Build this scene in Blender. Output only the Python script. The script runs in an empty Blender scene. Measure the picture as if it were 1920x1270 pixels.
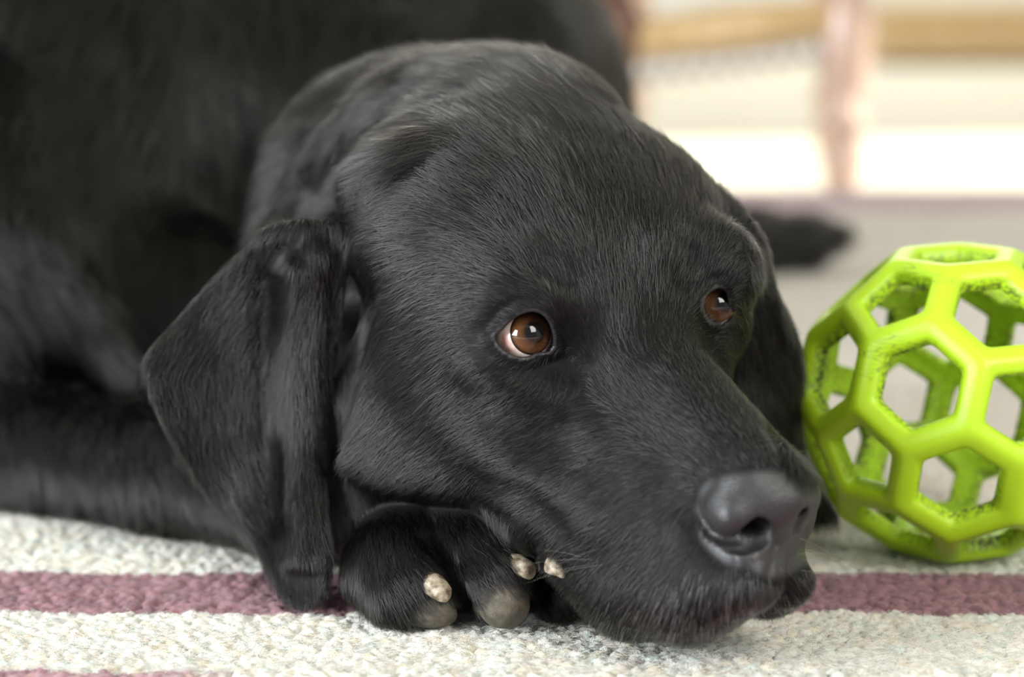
import bpy, bmesh, math, random
import numpy as np
from mathutils import Matrix, Vector
from mathutils.bvhtree import BVHTree
rng = np.random.default_rng(7)
random.seed(7)

# ------------------------------------------------------------------ camera, world, lights, exposure
SC = bpy.context.scene
FPX = 4516.0                                   # focal length in pixels of the 1920 wide frame
PITCH = math.atan(785 / FPX)
CAM_H = 0.27
sp, cp = math.sin(PITCH), math.cos(PITCH)
cam_data = bpy.data.cameras.new('camera')
cam = bpy.data.objects.new('camera', cam_data)
SC.collection.objects.link(cam)
SC.camera = cam
cam.location = (0, 0, CAM_H)
cam.rotation_euler = (math.pi / 2 - PITCH, 0, 0)
cam_data.sensor_width = 36
cam_data.lens = 36 * FPX / 1920
cam_data.clip_start = 0.05
cam_data.dof.use_dof = True
cam_data.dof.focus_distance = 0.912
cam_data.dof.aperture_fstop = 4.9

SC.view_settings.view_transform = 'Standard'
SC.view_settings.look = 'None'
SC.view_settings.gamma = 1
SC.view_settings.use_curve_mapping = False
SC.view_settings.exposure = 0.0

world = bpy.data.worlds.new('world')
SC.world = world
world.use_nodes = True
bgn = world.node_tree.nodes['Background']
bgn.inputs['Color'].default_value = (0.93, 0.97, 1.0, 1)
bgn.inputs['Strength'].default_value = 0.37

def link(o):
    SC.collection.objects.link(o)
    return o

def add_light(name, kind, loc, target, energy, color, size=1.0, size_y=None, angle=None):
    ld = bpy.data.lights.new(name, kind)
    ld.energy = energy
    ld.color = color
    if kind == 'AREA':
        ld.size = size
        if size_y:
            ld.shape = 'RECTANGLE'
            ld.size_y = size_y
    if kind == 'SUN' and angle:
        ld.angle = angle
    o = link(bpy.data.objects.new(name, ld))
    o.location = loc
    d = Vector(target) - Vector(loc)
    o.rotation_euler = d.to_track_quat('-Z', 'Y').to_euler()
    return o

SUN = add_light('sun', 'SUN', (4, 3.2, 1.9), (0.6, 2.7, 0), 11, (1.0, 0.95, 0.86), angle=0.02)
KEY = add_light('window_daylight', 'AREA', (-1.55, -0.05, 0.55), (0.0, 0.95, 0.08), 76, (0.90, 0.96, 1.0), 0.95, 0.8)
FRONT = add_light('front_window_daylight', 'AREA', (1.0, -0.35, 1.15), (0.18, 0.95, 0.02), 30, (1.0, 0.97, 0.92), 0.8, 0.9)
SIDE = add_light('side_window_daylight', 'AREA', (-1.25, 1.75, 1.15), (-0.02, 1.02, 0.12), 5, (0.90, 0.96, 1.0), 0.9, 0.7)
FAR = add_light('far_floor_fill', 'AREA', (0.6, 5.6, 2.3), (0.9, 4.0, 0.0), 72, (1.0, 0.98, 0.94), 2.4, 1.0)  # added fill lamp that brightens the pale far floor; no door stands there

# ------------------------------------------------------------------ coordinates
# "cam cm": x right, y up, z towards the camera, centimetres; C2W takes it to the world in metres
def C2W(p):
    p = np.asarray(p, dtype=np.float64) / 100
    x, y, z = p[..., 0], p[..., 1], p[..., 2]
    return np.stack([x, -z * cp + y * sp, CAM_H + y * cp + z * sp], -1)

def D2W(v):
    v = np.asarray(v, dtype=np.float64)
    x, y, z = v[..., 0], v[..., 1], v[..., 2]
    return np.stack([x, -z * cp + y * sp, y * cp + z * sp], -1)

def W2D(v):
    v = np.asarray(v, dtype=np.float64)
    x, y, z = v[..., 0], v[..., 1], v[..., 2]
    return np.stack([x, y * sp + z * cp, -y * cp + z * sp], -1)

def Q(px, py, d):
    return np.array([(px - 960) / FPX * d, (635 - py) / FPX * d, -d])

def ground_d(py):                       # axial depth (cm) of the floor at an image row
    b = (635 - py) / FPX
    return 100 * CAM_H / (sp - b * cp)

RH = np.array([[0.52297065, 0.84471415, 0.11384072],
               [-0.46580345, 0.17138664, 0.86813234],
               [0.71381289, -0.50703514, 0.48310095]])
SH = 1.0105
TH = np.array([4.01, 0.85, -92.0])
def H(x, y, z):                         # head frame: forward, dog's left, up; origin between the eyes
    return RH @ np.array([x, y, z]) * SH + TH

def HP(px, py, lat):                    # point on the ray through a pixel that lies 'lat' cm left of the head's middle plane
    r = np.array([(px - 960) / FPX, (635 - py) / FPX, -1.0])
    n = RH[:, 1]
    return r * ((n @ TH + lat * SH) / (n @ r))

# ------------------------------------------------------------------ signed distance modelling
class Ell:
    def __init__(s, c, r, R=None):
        s.c = np.asarray(c, float); s.r = np.asarray(r, float); s.R = R
        s.b = (s.c, max(r))
    def __call__(s, p):
        q = p - s.c.astype(np.float32)
        if s.R is not None:
            q = q @ s.R.astype(np.float32)          # columns of R are the axes
        q = q / s.r.astype(np.float32)
        k0 = np.sqrt((q * q).sum(-1)) + 1e-6
        q = q / s.r.astype(np.float32)
        k1 = np.sqrt((q * q).sum(-1)) + 1e-6
        return k0 * (k0 - 1) / k1

class Cap:
    def __init__(s, a, b, ra, rb):
        s.a = np.asarray(a, float); s.bb = np.asarray(b, float); s.ra, s.rb = ra, rb
        s.b = ((s.a + s.bb) / 2, np.linalg.norm(s.a - s.bb) / 2 + max(ra, rb))
    def __call__(s, p):
        a = s.a.astype(np.float32); ba = (s.bb - s.a).astype(np.float32)
        pa = p - a
        h = np.clip((pa @ ba) / max(float(ba @ ba), 1e-6), 0, 1)
        q = pa - h[..., None] * ba
        return np.sqrt((q * q).sum(-1)) - (s.ra + (s.rb - s.ra) * h)

def poly_sd(x, y, P):
    n = len(P)
    d = np.full(x.shape, 1e12, np.float32)
    sgn = np.zeros(x.shape, bool)
    for i in range(n):
        ax, ay = P[i]; bx, by = P[(i + 1) % n]
        ex, ey = bx - ax, by - ay
        wx, wy = x - ax, y - ay
        t = np.clip((wx * ex + wy * ey) / (ex * ex + ey * ey + 1e-9), 0, 1)
        d = np.minimum(d, (wx - ex * t) ** 2 + (wy - ey * t) ** 2)
        if ay != by:
            c = ((ay > y) != (by > y)) & (x < (bx - ax) * (y - ay) / (by - ay) + ax)
            sgn ^= c
    d = np.sqrt(d)
    return np.where(sgn, -d, d)

def smooth_poly(P, n=6):
    P = np.asarray(P, float); m = len(P); out = []
    for i in range(m):
        a, b, c, d = P[(i - 1) % m], P[i], P[(i + 1) % m], P[(i + 2) % m]
        for k in range(n):
            t = k / n
            out.append(0.5 * ((2 * b) + (-a + c) * t + (2 * a - 5 * b + 4 * c - d) * t * t + (-a + 3 * b - 3 * c + d) * t ** 3))
    return np.array(out)

class RBF:
    """smooth surface through (px, py, value) control points"""
    def __init__(s, pts, reg=1e-3):
        P = np.asarray(pts, float)
        s.X = P[:, :2] / 100
        n = len(P)
        r = np.linalg.norm(s.X[:, None] - s.X[None], axis=-1)
        A = np.zeros((n + 3, n + 3))
        A[:n, :n] = s.k(r) + reg * np.eye(n)
        A[:n, n] = 1; A[:n, n + 1:] = s.X; A[n, :n] = 1; A[n + 1:, :n] = s.X.T
        s.w = np.linalg.solve(A, np.r_[P[:, 2:], np.zeros((3, P.shape[1] - 2))])
    @staticmethod
    def k(r):
        return r * r * np.log(r + 1e-9)
    def __call__(s, x, y):
        X = np.stack([np.ravel(x), np.ravel(y)], -1) / 100
        out = []
        for i in range(0, len(X), 20000):
            r = np.linalg.norm(X[i:i + 20000, None] - s.X[None], axis=-1)
            out.append(s.k(r) @ s.w[:-3] + s.w[-3] + X[i:i + 20000] @ s.w[-2:])
        return np.concatenate(out).reshape(np.shape(x) + (-1,))

class Sheet:
    """a thin flap: outline in the plane of view, its depth a smooth surface, a thickness in cm"""
    def __init__(s, outline, depth_pts, t, rnd=None, n=5, relief=()):
        s.P = smooth_poly(outline, n)
        s.t = t
        s.r = rnd or t * 0.9
        x0, y0 = s.P.min(0) - 40; x1, y1 = s.P.max(0) + 40
        s.x0, s.y0, s.h = x0, y0, 8.0
        gx = np.arange(x0, x1 + 8, 8.0); gy = np.arange(y0, y1 + 8, 8.0)
        GX, GY = np.meshgrid(gx, gy, indexing='ij')
        s.g = RBF(depth_pts)(GX, GY)[..., 0].astype(np.float32)
        for line, sig, amp in relief:          # ridges and troughs of the flap, cm towards the viewer
            L = np.asarray(line, float); best = np.full(GX.shape, 1e12)
            for a, b in zip(L, L[1:]):
                e = b - a; t_ = np.clip(((GX - a[0]) * e[0] + (GY - a[1]) * e[1]) / (e @ e), 0, 1)
                best = np.minimum(best, (GX - a[0] - e[0] * t_) ** 2 + (GY - a[1] - e[1] * t_) ** 2)
            s.g -= (amp * np.exp(-best / sig ** 2)).astype(np.float32)
        s.dp = poly_sd(GX.astype(np.float32), GY.astype(np.float32), s.P).astype(np.float32)
        du, dv = np.gradient(s.g, 8.0 * 92 / FPX)
        s.sl = np.sqrt(1 + du ** 2 + dv ** 2)
        zs = [s.g[s.dp < 10].min(), s.g[s.dp < 10].max()]
        cs = np.array([Q(x, y, z) for x in (s.P[:, 0].min(), s.P[:, 0].max()) for y in (s.P[:, 1].min(), s.P[:, 1].max()) for z in zs])
        c = cs.mean(0)
        s.b = (c, np.linalg.norm(cs - c, axis=1).max())
    def samp(s, A, u, v):
        i = np.clip(u.astype(int), 0, A.shape[0] - 2); j = np.clip(v.astype(int), 0, A.shape[1] - 2)
        a = np.clip(u - i, 0, 1); b = np.clip(v - j, 0, 1)
        return (A[i, j] * (1 - a) + A[i + 1, j] * a) * (1 - b) + (A[i, j + 1] * (1 - a) + A[i + 1, j + 1] * a) * b
    def __call__(s, p):
        d = -p[..., 2]
        u = ((960 + FPX * p[..., 0] / d) - s.x0) / s.h
        v = ((635 - FPX * p[..., 1] / d) - s.y0) / s.h
        g = s.samp(s.g, u, v)
        d2 = s.samp(s.dp, u, v) * (92 / FPX)
        out = np.maximum(np.maximum(-u, u - s.g.shape[0] + 1), np.maximum(-v, v - s.g.shape[1] + 1)) * s.h * 92 / FPX
        d2 = d2 + np.maximum(out, 0)
        w = np.abs(d - g) / s.samp(s.sl, u, v) - s.t
        a = np.maximum(d2 + s.r, 0); b = np.maximum(w + s.r, 0)
        return np.sqrt(a * a + b * b) + np.minimum(np.maximum(d2 + s.r, w + s.r), 0) - s.r

class Prism:
    """outline in the plane of view between two depths"""
    def __init__(s, outline, d0, d1, n=4):
        s.P = smooth_poly(outline, n); s.d0, s.d1 = d0, d1
        c = s.P.mean(0); dm = (d0 + d1) / 2
        s.b = (Q(c[0], c[1], dm), np.linalg.norm(s.P - c, axis=1).max() * dm / FPX + (d1 - d0) / 2 + .5)
    def __call__(s, p):
        d = -p[..., 2]
        x = 960 + FPX * p[..., 0] / d; y = 635 - FPX * p[..., 1] / d
        d2 = poly_sd(x, y, s.P) * (d / FPX)
        return np.maximum(d2, np.maximum(s.d0 - d, d - s.d1))

OPS = []
def add(prim, k=0.5): OPS.append(('+', prim, k))
def sub(prim, k=0.3): OPS.append(('-', prim, k))
def chain(pts, k=0.5, mode='+', kin=None):
    for i in range(len(pts) - 1):
        (a, ra), (b, rb) = pts[i], pts[i + 1]
        OPS.append((mode, Cap(a, b, ra, rb), k))

class Bump:
    """a soft ridge (or groove) along a line: a brush stroke on the clay"""
    def __init__(s, pts, sig, amp):
        s.p = [np.asarray(q, np.float32) for q in pts]
        if len(s.p) == 1: s.p = s.p * 2
        s.sig, s.amp = sig, amp
        c = sum(s.p) / len(s.p)
        s.b = (c, max(np.linalg.norm(q - c) for q in s.p) + 2.6 * sig)
    def __call__(s, p):
        best = None
        for a, b in zip(s.p, s.p[1:]):
            ba = b - a; pa = p - a
            h = np.clip((pa @ ba) / max(float(ba @ ba), 1e-6), 0, 1)
            q = pa - h[..., None] * ba
            q = (q * q).sum(-1)
            best = q if best is None else np.minimum(best, q)
        return s.amp * np.exp(-best / s.sig ** 2)

def surf(pix, lo=78.0, hi=200.0):
    """points of the clay so far that lie behind picture positions"""
    pix = np.asarray(pix, float).reshape(-1, 2)
    r = np.stack([(pix[:, 0] - 960) / FPX, (635 - pix[:, 1]) / FPX, -np.ones(len(pix))], 1)
    t = np.full(len(pix), lo)
    for _ in range(70):
        P = (r * t[:, None]).astype(np.float32)
        d = evaluate(P[:, None, :], P, np.full(len(P), 30.0))[:, 0]
        t = t + np.clip(d, -2, 3) * 0.8
    return r * t[:, None]

def strokes(items):
    """items: (pixels, sigma, amplitude); all are laid on the clay at once"""
    pts = surf(np.concatenate([np.asarray(i[0], float).reshape(-1, 2) for i in items]))
    k = 0
    for pix, sig, amp in items:
        n = len(np.asarray(pix).reshape(-1, 2))
        OPS.append(('b', Bump(pts[k:k + n], sig, amp), 0.1)); k += n

FLOOR_N = np.array([0, cp, sp], np.float32)           # world up in cam coordinates
def height(p):                                        # cm above the floor
    return CAM_H * 100 + p @ FLOOR_N

def evaluate(P, bc, br):
    """P (nb, m, 3) points in blocks with centre bc and radius br"""
    d = np.full(P.shape[:2], 1e3, np.float32)
    for mode, prim, k in OPS:
        c, r = prim.b
        m = np.linalg.norm(bc - c, axis=1) < r + br + k + (0 if mode == 'b' else 1.2)
        if not m.any():
            continue
        idx = np.nonzero(m)[0]
        for s0 in range(0, len(idx), 1500):
            ii = idx[s0:s0 + 1500]
            a = d[ii]
            b = prim(P[ii])
            if mode == 'b':
                d[ii] = a - b
            elif mode == '+':
                h = np.maximum(k - np.abs(a - b), 0) / k
                d[ii] = np.minimum(a, b) - h * h * k * 0.25
            else:
                b = -b
                h = np.maximum(k - np.abs(a - b), 0) / k
                d[ii] = np.maximum(a, b) + h * h * k * 0.25
    # rest on the floor: nothing reaches below it
    k = 0.5
    b = 0.15 - height(P)
    h = np.maximum(k - np.abs(d - b), 0) / k
    return np.maximum(d, b) + h * h * k * 0.25

def axis(lo, f0, f1, hi, h, H_):
    mid = np.arange(f0, f1 + h, h)
    def grow(start, end, sgn):
        out = []; s = h; x = start
        while (end - x) * sgn > 0:
            s = min(s * 1.06, H_); x = x + s * sgn; out.append(x)
        return out
    a = np.array(grow(f0, lo, -1)[::-1] + list(mid) + grow(mid[-1], hi, 1))
    n = -(-len(a) // 8) * 8
    while len(a) < n:
        a = np.append(a, a[-1] + H_)
    return a.astype(np.float32)

def isosurface(X, Y, Z):
    nx, ny, nz = len(X), len(Y), len(Z)
    B = 8
    bx, by, bz = nx // B, ny // B, nz // B
    def lim(A): return np.stack([A[::B], np.append(A[B::B], A[-1])], 1)
    LX, LY, LZ = lim(X), lim(Y), lim(Z)
    I = np.stack(np.meshgrid(np.arange(bx), np.arange(by), np.arange(bz), indexing='ij'), -1).reshape(-1, 3)
    lo = np.stack([LX[I[:, 0], 0], LY[I[:, 1], 0], LZ[I[:, 2], 0]], 1)
    hi = np.stack([LX[I[:, 0], 1], LY[I[:, 1], 1], LZ[I[:, 2], 1]], 1)
    bc = (lo + hi) / 2; br = np.linalg.norm(hi - lo, axis=1) / 2
    dc = evaluate(bc[:, None, :], bc, br)[:, 0]
    act = np.abs(dc) < br * 1.35 + 0.5
    V = np.empty((bx, by, bz, B, B, B), np.float32)
    V[...] = np.where(dc.reshape(bx, by, bz) > 0, 9, -9)[..., None, None, None]
    A = np.nonzero(act)[0]
    ia = I[A]
    o = np.arange(B)
    for s0 in range(0, len(A), 3000):
        j = ia[s0:s0 + 3000]
        gx = X[j[:, 0, None] * B + o]; gy = Y[j[:, 1, None] * B + o]; gz = Z[j[:, 2, None] * B + o]
        P = np.empty((len(j), B, B, B, 3), np.float32)
        P[..., 0] = gx[:, :, None, None]; P[..., 1] = gy[:, None, :, None]; P[..., 2] = gz[:, None, None, :]
        r = evaluate(P.reshape(len(j), -1, 3), bc[A[s0:s0 + 3000]], br[A[s0:s0 + 3000]])
        V[j[:, 0], j[:, 1], j[:, 2]] = r.reshape(-1, B, B, B)
    V = V.transpose(0, 3, 1, 4, 2, 5).reshape(nx, ny, nz)
    S = V < 0
    cnt = np.zeros((nx - 1, ny - 1, nz - 1), np.uint8)
    for a in (0, 1):
        for b in (0, 1):
            for c in (0, 1):
                cnt += S[a:nx - 1 + a, b:ny - 1 + b, c:nz - 1 + c]
    ci, cj, ck = np.nonzero((cnt > 0) & (cnt < 8))
    del cnt
    acc = np.zeros((len(ci), 3)); num = np.zeros(len(ci))
    corners = [(a, b, c) for a in (0, 1) for b in (0, 1) for c in (0, 1)]
    AX = (X, Y, Z)
    for p in corners:
        for q in corners:
            if sum(abs(p[i] - q[i]) for i in range(3)) == 1 and p < q:
                v0 = V[ci + p[0], cj + p[1], ck + p[2]]; v1 = V[ci + q[0], cj + q[1], ck + q[2]]
                m = (v0 < 0) != (v1 < 0)
                t = np.where(m, v0 / np.where(m, v0 - v1, 1), 0)
                for ax, cc in enumerate((ci, cj, ck)):
                    x0 = AX[ax][cc + p[ax]]; x1 = AX[ax][cc + q[ax]]
                    acc[:, ax] += np.where(m, x0 + (x1 - x0) * t, 0)
                num += m
    verts = acc / num[:, None]
    ID = np.full((nx - 1, ny - 1, nz - 1), -1, np.int32)
    ID[ci, cj, ck] = np.arange(len(ci))
    faces = []
    for ax in range(3):
        sl0 = [slice(1, -1)] * 3; sl1 = [slice(1, -1)] * 3
        sl0[ax] = slice(0, -1); sl1[ax] = slice(1, None)
        e = S[tuple(sl0)] != S[tuple(sl1)]
        i, j, k = np.nonzero(e)
        off = [1, 1, 1]; off[ax] = 0
        i, j, k = i + off[0], j + off[1], k + off[2]
        u, v = [(1, 2), (2, 0), (0, 1)][ax]
        def cell(du, dv):
            c = [i.copy(), j.copy(), k.copy()]
            c[u] = c[u] - du; c[v] = c[v] - dv
            ok = (c[0] < nx - 1) & (c[1] < ny - 1) & (c[2] < nz - 1)
            return ID[np.minimum(c[0], nx - 2), np.minimum(c[1], ny - 2), np.minimum(c[2], nz - 2)]
        q = np.stack([cell(1, 1), cell(0, 1), cell(0, 0), cell(1, 0)], 1)
        flip = ~S[i, j, k]
        q[flip] = q[flip][:, ::-1]
        faces.append(q[(q >= 0).all(1)])
    return verts, np.concatenate(faces)
DENSITY = 1.0

# ------------------------------------------------------------------ the dog: body sculpted from blended volumes
# far body: chest, back, haunch, tail
add(Ell(Q(520, 250, 150), (19, 15, 16)), 3)
add(Ell(Q(800, 260, 150), (12.8, 14, 16)), 4)
add(Ell(Q(120, 330, 140), (13, 13, 11)), 4)
add(Ell(Q(700, 520, 160), (20, 12, 16)), 4)
add(Ell(Q(-120, 560, 130), (11, 15, 10)), 3)
chain([(Q(850, 560, 172), 7), (Q(1180, 450, 182), 4.2), (Q(1400, 452, 186), 2.1), (Q(1500, 452, 187), 1.7), (Q(1578, 445, 188), 1.0)], 2)
# shoulder and upper arm at the left edge, forearm lying on the rug
add(Cap(Q(60, 90, 127), Q(-90, 620, 118), 7.5, 5.5), 7)
add(Cap(Q(150, 180, 128), Q(190, 300, 127), 5, 4.2), 2.5)
add(Ell(Q(60, 600, 122), (6.0, 6.0, 4.0)), 2.0)
add(Ell(Q(280, 640, 124), (7.0, 7.0, 5.0)), 2.5)
chain([(Q(-30, 180, 117), 2.0), (Q(15, 420, 116.5), 1.7), (Q(110, 560, 117), 1.3), (Q(225, 690, 116.5), 1.0)], 2.2)
add(Ell(Q(330, 180, 137), (10, 12, 9.5)), 7)
chain([(Q(-130, 820, 118), 4.2), (Q(90, 860, 113), 2.9), (Q(330, 880, 108), 2.7), (Q(560, 925, 102), 2.35), (Q(700, 965, 97.5), 1.9)], 1.8)
# the other foreleg, folded away behind muzzle and far ear
chain([(Q(1000, 800, 118), 4), (Q(1420, 890, 111), 2.0), (Q(1505, 925, 109), 1.35)], 1.5)
# neck rolls
add(Ell(Q(800, 372, 113), (7.6, 6.9, 8)), 1.5)
add(Ell(Q(640, 540, 112), (4.2, 6, 5)), 2)
add(Ell(Q(780, 760, 106), (5.5, 4.5, 5)), 2)
add(Ell(Q(900, 335, 106.0), (6.5, 5.6, 7.2)), 2.0)
add(Ell(Q(985, 275, 101.0), (4.4, 3.5, 4.6)), 2.5)

# skull
add(Ell(H(-5.6, 0, -0.7), (7.2, 6.6, 5.4), RH), 3.0)
add(Ell(H(-8, -2.5, 1.0), (4.5, 4.2, 3.8), RH), 2.5)
add(Ell(H(-5.8, 4.6, 0.3), (4.2, 3.6, 3.4), RH), 1.8)
for s in (-1, 1):
    add(Ell(H(-1.7, s * 2.9, 0.9), (2.4, 2.4, 1.6), RH), 2.0)          # brow
    add(Ell(H(-3.2, s * 4.6, -2.8), (4.6, 2.3, 3.6), RH), 1.8)        # cheek bone
    add(Ell(H(-4.6, s * 4.2, -4.8), (4.4, 2.7, 3.4), RH), 1.8)        # jowl
add(Ell(HP(745, 790, -5.2), (2.7, 3.3, 3.0)), 2.0)
add(Ell(HP(850, 850, -4.6), (3.6, 1.7, 2.4)), 1.6)
add(Cap(H(-3, 0, -6.0), H(6, 0, -6.4), 2.4, 1.5), 1.0)                # lower jaw
# muzzle
add(Cap(H(-0.5, 0, -1.6), H(9.0, 0, -2.2), 2.8, 2.0), 1.6)
add(Cap(H(0.5, 2.1, -3.6), H(8.3, 1.35, -3.8), 2.3, 2.1), 1.2)
chain([(HP(900, 790, -3.4), 2.4), (HP(1060, 870, -2.6), 2.45), (HP(1180, 965, -1.9), 2.35), (HP(1330, 1030, -1.2), 2.0)], 2.2)
# upper lip of the near side, hanging onto the paw and the rug
chain([(HP(935, 900, -3.7), 1.2), (HP(1030, 940, -3.4), 1.6), (HP(1120, 1040, -3.0), 1.4), (HP(1185, 1105, -2.7), 1.6), (HP(1290, 1112, -2.0), 1.55), (HP(1400, 1085, -1.3), 1.25)], 1.3)
chain([(HP(1290, 1060, 1.6), 1.8), (HP(1440, 1085, 1.3), 1.3), (HP(1474, 1090, .9), 1.0)], .8)
add(Ell(H(-1.6, 5.0, -1.6), (2.6, 2.0, 2.4), RH), 1.0)
add(Ell(H(-0.8, 5.3, 1.0), (1.8, 1.5, 1.5), RH), 1.0)
# nose
add(Ell(H(9.5, 0, -2.0), (2.0, 2.0, 1.5), RH), .5)
for s in (-1, 1):
    add(Ell(H(9.5, s * 1.35, -2.3), (1.5, 1.0, 1.15), RH), .35)
add(Ell(H(10.0, 0, -3.4), (1.2, 1.35, 1.2), RH), .5)

# ears: near one hangs as a folded flap to the rug, the far one behind the cheek
EAR = [(560, 420), (500, 436), (430, 490), (340, 590), (275, 665), (278, 730), (325, 830), (395, 935), (468, 1012), (505, 1075), (535, 1132), (565, 1137), (606, 1112), (622, 1050), (612, 960), (612, 860), (616, 760), (632, 650), (645, 560), (650, 470), (640, 410)]
EARD = [(560, 420, 95.8), (275, 665, 97.2), (325, 830, 98.0), (380, 560, 97.8), (468, 1012, 98.0), (565, 1137, 95.0), (612, 960, 95.4), (622, 760, 96.6), (650, 520, 95.8), (440, 700, 98.6), (470, 860, 98.9), (650, 440, 95.2)]
EARR = [([(592, 470), (590, 600), (582, 750), (588, 900), (590, 1040)], 26, .9), ([(556, 500), (552, 620), (552, 750), (556, 900), (560, 1040)], 24, 1.1), ([(500, 520), (500, 680), (505, 820), (525, 960)], 30, -.45)]
add(Sheet(EAR, EARD, .26, relief=EARR), .45)
FEAR = [(1300, 335), (1345, 352), (1402, 402), (1432, 440), (1452, 530), (1490, 615), (1505, 690), (1497, 760), (1510, 850), (1545, 925), (1574, 972), (1515, 980), (1440, 900), (1395, 800), (1370, 700), (1360, 560), (1340, 440), (1290, 370)]
FEARD = [(1290, 320, 99.5), (1400, 398, 98.6), (1432, 440, 98.6), (1505, 690, 101), (1545, 925, 105), (1574, 972, 105.5), (1440, 900, 103), (1395, 800, 100), (1370, 700, 99.5), (1400, 500, 97.9), (1340, 440, 98)]
add(Sheet(FEAR, FEARD, .35), .6)

# near forepaw under the chin
add(Ell(Q(770, 1040, 96.3), (2.6, 2.0, 2.4)), .6)
chain([(Q(790, 1000, 96.0), 1.6), (Q(735, 1065, 94.4), 1.85), (Q(765, 1105, 93.2), 1.65), (Q(815, 1140, 92.5), .95)], .5)
chain([(Q(850, 990, 95.6), 1.4), (Q(905, 1030, 93.6), 1.5), (Q(920, 1085, 92.4), 1.35), (Q(945, 1132, 91.8), 1.0)], .3)
chain([(Q(940, 990, 97), 1.3), (Q(1000, 1040, 95.0), 1.25), (Q(1045, 1110, 93.6), 1.1)], .3)
chain([(Q(980, 1000, 99), 1.3), (Q(1090, 1060, 97.5), 1.2), (Q(1120, 1120, 96.0), 1.1)], .3)

# brush strokes: folds, hollows and creases
strokes([
    ([(500, 440), (560, 425), (620, 395)], .5, .35),
    ([(690, 520), (682, 580), (668, 650), (640, 740), (630, 840)], .62, -1.1),       # groove between ear and cheek
    ([(500, 428), (600, 395), (680, 330), (770, 272)], .8, .5),
    ([(770, 272), (860, 235)], .8, .12),
    ([(650, 430), (720, 370), (790, 320)], .8, -.2),                     # fold running from the ear over the neck
    ([(560, 350), (640, 280), (740, 225), (840, 180)], .8, -.5),
    ([(610, 290), (660, 210), (740, 140), (840, 95)], .9, .5),                       # crest of the neck
    ([(520, 400), (560, 290), (600, 230)], .7, -.4),
    ([(1035, 490), (1070, 515)], .8, -.55),                                           # hollows over the eyes
    ([(1305, 485), (1290, 515)], .75, -.5),
    ([(930, 540), (985, 540), (1030, 560)], .7, .22),
    ([(1350, 505), (1375, 520)], .5, .2),
    ([(1120, 330), (1150, 480)], 1.6, -.25),
    ([(1045, 660), (1085, 690), (1115, 690)], .45, -.10),                             # under the inner eye corner
    ([(900, 700), (960, 720), (1040, 730)], .8, .18),
    ([(870, 735), (960, 800), (1060, 850)], .9, -.2),
    ([(1250, 700), (1330, 800), (1400, 880)], .8, .15),
    ([(1130, 800), (1210, 870)], 1.1, .22),
    ([(660, 860), (740, 895), (840, 905)], .7, .25),
    ([(900, 905), (980, 925), (1050, 990)], .6, -.22),
    ([(870, 935), (960, 975), (1000, 1030), (1060, 1085)], .35, -.25),
    ([(1385, 640), (1380, 720)], .6, -.25),
    ([(800, 1000), (845, 1060), (868, 1120), (872, 1180)], .38, -.75),                # between the toes
    ([(1000, 1010), (1010, 1060), (1010, 1140)], .35, -.3),
])
strokes([
    ([(1365, 972)], .55, .34),                                                        # wing of the nose
    ([(1500, 935)], .5, .12),
    ([(1455, 1022), (1442, 1080)], .16, -.16),
    ([(1385, 1044), (1414, 1042), (1440, 1022)], .17, .15),
    ([(1330, 905), (1300, 950), (1310, 1010), (1360, 1060)], .35, -.18),
])
NOS = surf([(1317, 952), (1324, 985), (1342, 1010), (1368, 1024), (1393, 1021), (1411, 1005), (1424, 996), (1495, 998), (1506, 970)])
back = RH @ np.array([-1.0, 0, 0.0])
chain([(NOS[0], .13), (NOS[1], .18), (NOS[2], .2), (NOS[3], .24), (NOS[4], .36), (NOS[5], .55)], .06, '-')
chain([(NOS[0] + back * .3, .1), (NOS[1] + back * .35, .15), (NOS[2] + back * .4, .18), (NOS[3] + back * .45, .22), (NOS[4] + back * .5, .3)], .05, '-')
chain([(NOS[6], .48), (NOS[6] + back * 1.6, .45)], .12, '-')
chain([(NOS[7], .24), (NOS[8], .34), (NOS[8] + back * 1.2, .3)], .12, '-')

# eyes: lids, openings
EYE_A = [(928, 635), (941, 620), (958, 603), (978, 590), (1000, 585), (1019, 592), (1032, 612), (1037, 638), (1031, 657), (1008, 661), (986, 669), (962, 666), (942, 653)]
EYE_B = [(1320, 580), (1324, 558), (1336, 546), (1352, 541), (1362, 552), (1363, 580), (1358, 598), (1346, 604), (1332, 600)]
pa, pb = surf([(980, 630), (1343, 574)])
EYE_RAD = 1.12
def ray(p): return p / np.linalg.norm(p)
EYE_R = pa + ray(pa) * (EYE_RAD + .12)
EYE_L = pb + ray(pb) * (EYE_RAD + .16) + np.array([-.25, 0, 0])
def ring(P, e):
    P = np.asarray(P, float); c = P.mean(0); v = P - c
    return P + v / np.linalg.norm(v, axis=1)[:, None] * e
ra, rb = ring(EYE_A, 7), ring(EYE_B, 6)
strokes([(np.vstack([ra, ra[:1]]), .3, .2), (np.vstack([rb, rb[:1]]), .25, .16),
         (ring(EYE_A, 26)[1:5], .25, -.14), (ring(EYE_A, 26)[8:12], .25, -.1), (ring(EYE_B, 20)[1:4], .22, -.1)])
sub(Prism(EYE_A, -EYE_R[2] - 4, -EYE_R[2] + .3), .1)
sub(Prism(EYE_B, -EYE_L[2] - 4, -EYE_L[2] + .3), .1)

FINE = 0.125
AXX = axis(-55, -14.5, 12.8, 40, FINE, 1.0)
AXY = axis(-24, -13.2, 10.5, 34, FINE, 1.0)
AXZ = axis(-215, -118, -83.0, -80, FINE, 1.2)
DV, DF = isosurface(AXX, AXY, AXZ)

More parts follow.
